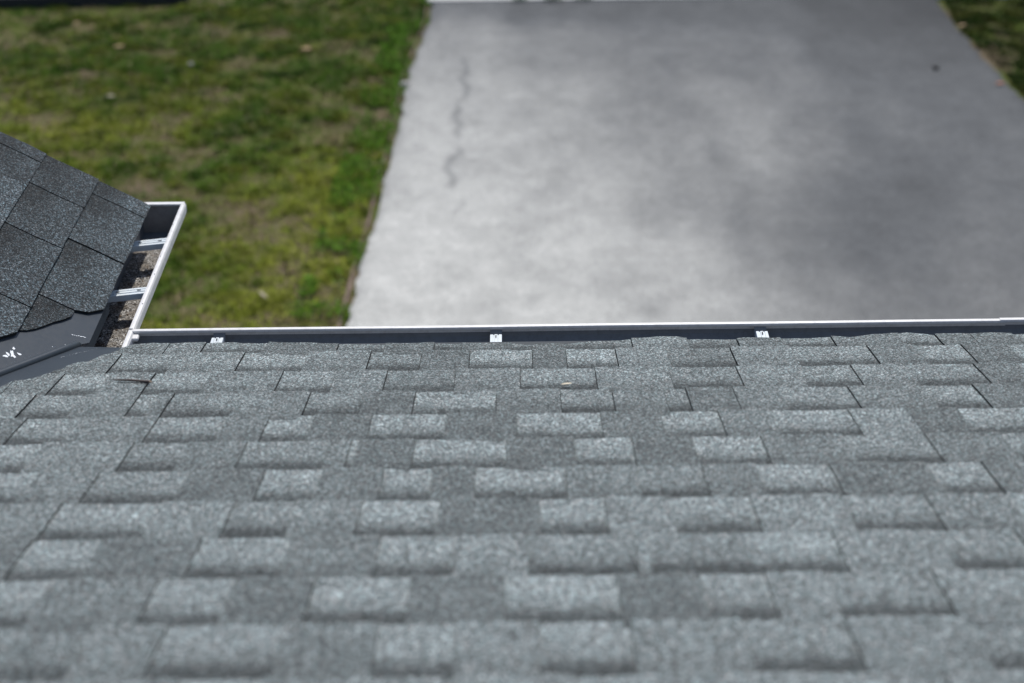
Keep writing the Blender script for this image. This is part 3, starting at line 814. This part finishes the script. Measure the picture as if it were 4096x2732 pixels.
for i in range(900):
    y = rnd.uniform(YB - 0.08, 0.52); d = rnd.uniform(0.006, 0.083)
    z = ZL - 0.088 + 0.012 + rnd.uniform(-.002, .003); s = rnd.uniform(.0012, .0034) * (1.8 if rnd.random() < .06 else 1)
    b = len(pv); c0 = Vector((XB + d, y, z)); asp = rnd.uniform(.5, 1.6); an = rnd.uniform(0, 3.1)
    for q in ((1, 0, 0), (0, 1, 0), (-1, 0, 0), (0, -1, 0), (0, 0, .7), (0, 0, -.7)):
        x_, y_ = q[0] * s * asp, q[1] * s / asp
        pv.append(c0 + Vector((x_ * math.cos(an) - y_ * math.sin(an), x_ * math.sin(an) + y_ * math.cos(an), q[2] * s)))
    pf += [(b, b+1, b+4), (b+1, b+2, b+4), (b+2, b+3, b+4), (b+3, b, b+4), (b+1, b, b+5), (b+2, b+1, b+5), (b+3, b+2, b+5), (b, b+3, b+5)]
    pm2 += [rnd.choice([0, 0, 1, 1, 2])] * 8
o = mesh('gutter_litter', pv, pf, [M['chip_pale'], M['chip_brown'], M['chip_dark']], fmat=pm2)
tag(o, 'loose chips and leaf crumbs on the grit in the short side gutter', 'debris', kind='stuff')

# ------------------------------------------------------------------ small things
M['bark'] = plain('twig_bark', (0.085, 0.060, 0.050), 0.75); M['wood'] = plain('twig_wood', (0.28, 0.20, 0.14), 0.8)
A = PM(-0.826, 0.3237, 0.0125); B = PM(-0.741, 0.3405, 0.0135)
tw = empty('twig', tuple((A + B) / 2)); tag(tw, 'thin brown twig lying on the shingles near the valley', 'twig')
ax = (B - A).normalized(); e1 = ax.cross(N1).normalized(); e2 = e1.cross(ax)
v = []; f = []
st_ = [(0, .0003), (.06, .0010), (.2, .0018), (.5, .0024), (.8, .0029), (.93, .0031)]
for i, (t_, r_t) in enumerate(st_):
    c0 = A + (B - A) * t_ + e2 * (0.0008 * math.sin(t_ * 5)) + e1 * (0.0007 * math.sin(t_ * 9))
    for j in range(8): a = 2 * math.pi * j / 8; v.append(c0 + e1 * (r_t * math.cos(a)) + e2 * (r_t * math.sin(a)) - tw.location)
    if i:
        for j in range(8): f.append((8 * i - 8 + j, 8 * i - 8 + (j + 1) % 8, 8 * i + (j + 1) % 8, 8 * i + j))
mesh('bark', v, f, M['bark'], tw, smooth=True)
v = []; f = []
for i, (t_, r_t) in enumerate([(.925, .0027), (.97, .0018), (1.0, .0004)]):
    c0 = A + (B - A) * t_ + e2 * (0.0008 * math.sin(t_ * 5)) - e2 * (.0006 * i) + e1 * (0.0007 * math.sin(t_ * 9))
    for j in range(6): a = 2 * math.pi * j / 6; v.append(c0 + e1 * (r_t * math.cos(a)) + e2 * (r_t * math.sin(a)) - tw.location)
    if i:
        for j in range(6): f.append((6 * i - 6 + j, 6 * i - 6 + (j + 1) % 6, 6 * i + (j + 1) % 6, 6 * i + j))
mesh('split_end', v, f, M['wood'], tw)

def leaf(name, P, nrm, L, wd, ang, mat, label, cat='leaf', curl=.25, group=None):
    q = nrm.to_track_quat('Z', 'Y').to_matrix()
    v = []; f = []; n = 8
    for i in range(n + 1):
        t_ = i / n; hw = wd * math.sin(math.pi * min(1, t_ * 0.96 + .02)) ** .8 * (1 - .3 * t_)
        for k in (-1, 0, 1):
            lx = (t_ - .5) * L; ly = k * hw; lz = .0015 + curl * wd * (abs(k) * .8 + math.sin(t_ * 3) * .4)
            v.append(q @ Vector((lx * math.cos(ang) - ly * math.sin(ang), lx * math.sin(ang) + ly * math.cos(ang), lz)))
        if i: b = 3 * i; f += [(b - 3, b - 2, b + 1, b), (b - 2, b - 1, b + 2, b + 1)]
    o = mesh(name, v, f, mat, smooth=True); o.location = P
    s_ = o.modifiers.new('thick', 'SOLIDIFY'); s_.thickness = .0006
    return tag(o, label, cat, group)
M['cream'] = plain('cream_seed_wing', (0.68, 0.58, 0.42), .6); M['leaf_brown'] = plain('russet_leaf', (0.30, 0.10, 0.035), .7)
M['leaf_tan'] = plain('tan_leaf', (0.25, 0.155, 0.075), .7); M['leaf_pale'] = plain('bleached_leaf', (0.30, 0.25, 0.18), .7)
leaf('seed_wing', PM(0.090, 0.387, 0.0105), N1, .024, .0042, .35, M['cream'], 'tiny cream seed wing lying in the middle of the grey shingles', 'seed')
Z = Vector((0, 0, 1))
G1 = 'fallen leaves about the driveway and lawn'
leaf('fallen_leaf', (3.77, 7.974, GZ + .012), Z, .075, .020, .2, M['leaf_brown'], 'russet leaf lying on the driveway close to its right edge', group=G1)
leaf('fallen_leaf', (3.80, 9.227, GZ + .02), Z, .080, .024, .5, M['leaf_tan'], 'tan leaf at the right edge of the driveway near its far end', group=G1)
leaf('fallen_leaf', (-3.849, 9.551, GZ + .02), Z, .075, .024, 1.1, M['leaf_tan'], 'small orange tan leaf on the grass nearest the far left corner', group=G1)
leaf('fallen_leaf', (-3.35, 8.981, GZ + .02), Z, .10, .026, .3, M['leaf_tan'], 'larger tan leaf on the lawn, second from the far left corner', group=G1)
leaf('fallen_leaf', (-3.179, 7.923, GZ + .02), Z, .075, .02, -.2, M['leaf_pale'], 'pale leaf on the lawn above the gable roof', group=G1)
leaf('fallen_leaf', (-1.76, 8.87, GZ + .02), Z, .10, .034, .1, M['leaf_tan'], 'broad dull tan leaf on the lawn toward the driveway', group=G1)
leaf('fallen_leaf', (-1.545, 4.83, GZ + .025), Z, .11, .012, 2.2, M['leaf_pale'], 'thin curled pale leaf on the grass just beyond the long gutter', group=G1)
def stone(name, P, r, mat, label, cat, seed=1):
    rs = random.Random(seed); v = []; f = []; nr, ns = 6, 9
    for i in range(nr):
        th = math.pi * (i + .5) / nr
        for j in range(ns):
            a = 2 * math.pi * j / ns; k = r * rs.uniform(.85, 1.12)
            v.append((k * math.sin(th) * math.cos(a) * 1.25, k * math.sin(th) * math.sin(a), k * math.cos(th) * .6))
        if i:
            for j in range(ns): f.append(((i - 1) * ns + j, i * ns + j, i * ns + (j + 1) % ns, (i - 1) * ns + (j + 1) % ns))
    f.append(tuple(range(ns))); f.append(tuple(reversed(range((nr - 1) * ns, nr * ns))))
    o = mesh(name, v, f, mat, smooth=True); o.location = P
    return tag(o, label, cat)
stone('clod', (3.353, 8.312, GZ + .02), .024, M['chip_dark'], 'small black clod lying alone on the right side of the driveway', 'clod', 3)
stone('stone', (-2.681, 8.623, GZ + .004), .020, M['chip_pale'], 'small whitish stone in the middle of the lawn', 'stone', 4)
stone('stone', (-0.885, 8.116, GZ + .012), .036, M['chip_pale'], 'flat pale stone at the grass edge of the driveway', 'stone', 5)

# black timber at the far left edge of the lawn
v = []; f = []
Lx0, Lx1 = -9.0, -3.0
v = [(Lx0, 9.98, GZ - .05), (Lx1, 10.155, GZ - .05), (Lx1, 10.30, GZ - .05), (Lx0, 10.13, GZ - .05)]
v += [(a, b, GZ + .075) for a, b, _ in v]
f = [(0, 3, 2, 1), (4, 5, 6, 7), (0, 1, 5, 4), (1, 2, 6, 5), (2, 3, 7, 6), (3, 0, 4, 7)]
o = mesh('edging_timber', v, f, M['timber']); bv = o.modifiers.new('bevel', 'BEVEL'); bv.width = .01; bv.segments = 2
tag(o, 'low black edging timber along the far left end of the lawn', 'timber')

# weed tufts in the joint at the end of the driveway
for q, (x_, y_, lab) in enumerate([(0.02, 10.035, 'green weed tuft at the far driveway joint, nearest the lawn'), (0.33, 10.035, 'largest green weed tuft growing in the far driveway joint'), (0.60, 10.035, 'green weed tuft at the far driveway joint, farthest from the lawn')]):
    v = []; f = []; rs = random.Random(40 + q)
    for i in range(60 if q != 1 else 90):
        a = rs.uniform(0, 6.28); r0 = rs.uniform(0, .05); t_ = rs.uniform(.5, 1.5); L = rs.uniform(.02, .05)
        b0 = Vector((r0 * math.cos(a) * 1.6, r0 * math.sin(a) * .4, 0)); dv_ = Vector((math.cos(a) * math.sin(t_), math.sin(a) * math.sin(t_), math.cos(t_))) * L; pv_ = Vector((-math.sin(a), math.cos(a), 0)) * .005
        b = len(v); v += [b0, b0 + dv_ * .5 - pv_, b0 + dv_, b0 + dv_ * .5 + pv_]; f += [(b, b+1, b+2), (b, b+2, b+3)]
    if q == 0: M['weed'] = plain('weed_green', (0.05, 0.10, 0.02), .6)
    o = mesh('weed', v, f, M['weed']); o.location = (x_, y_, GZ + .02)
    tag(o, lab, 'weed', 'weed tufts in the joint past the driveway')
print('visible shingles', nvis)
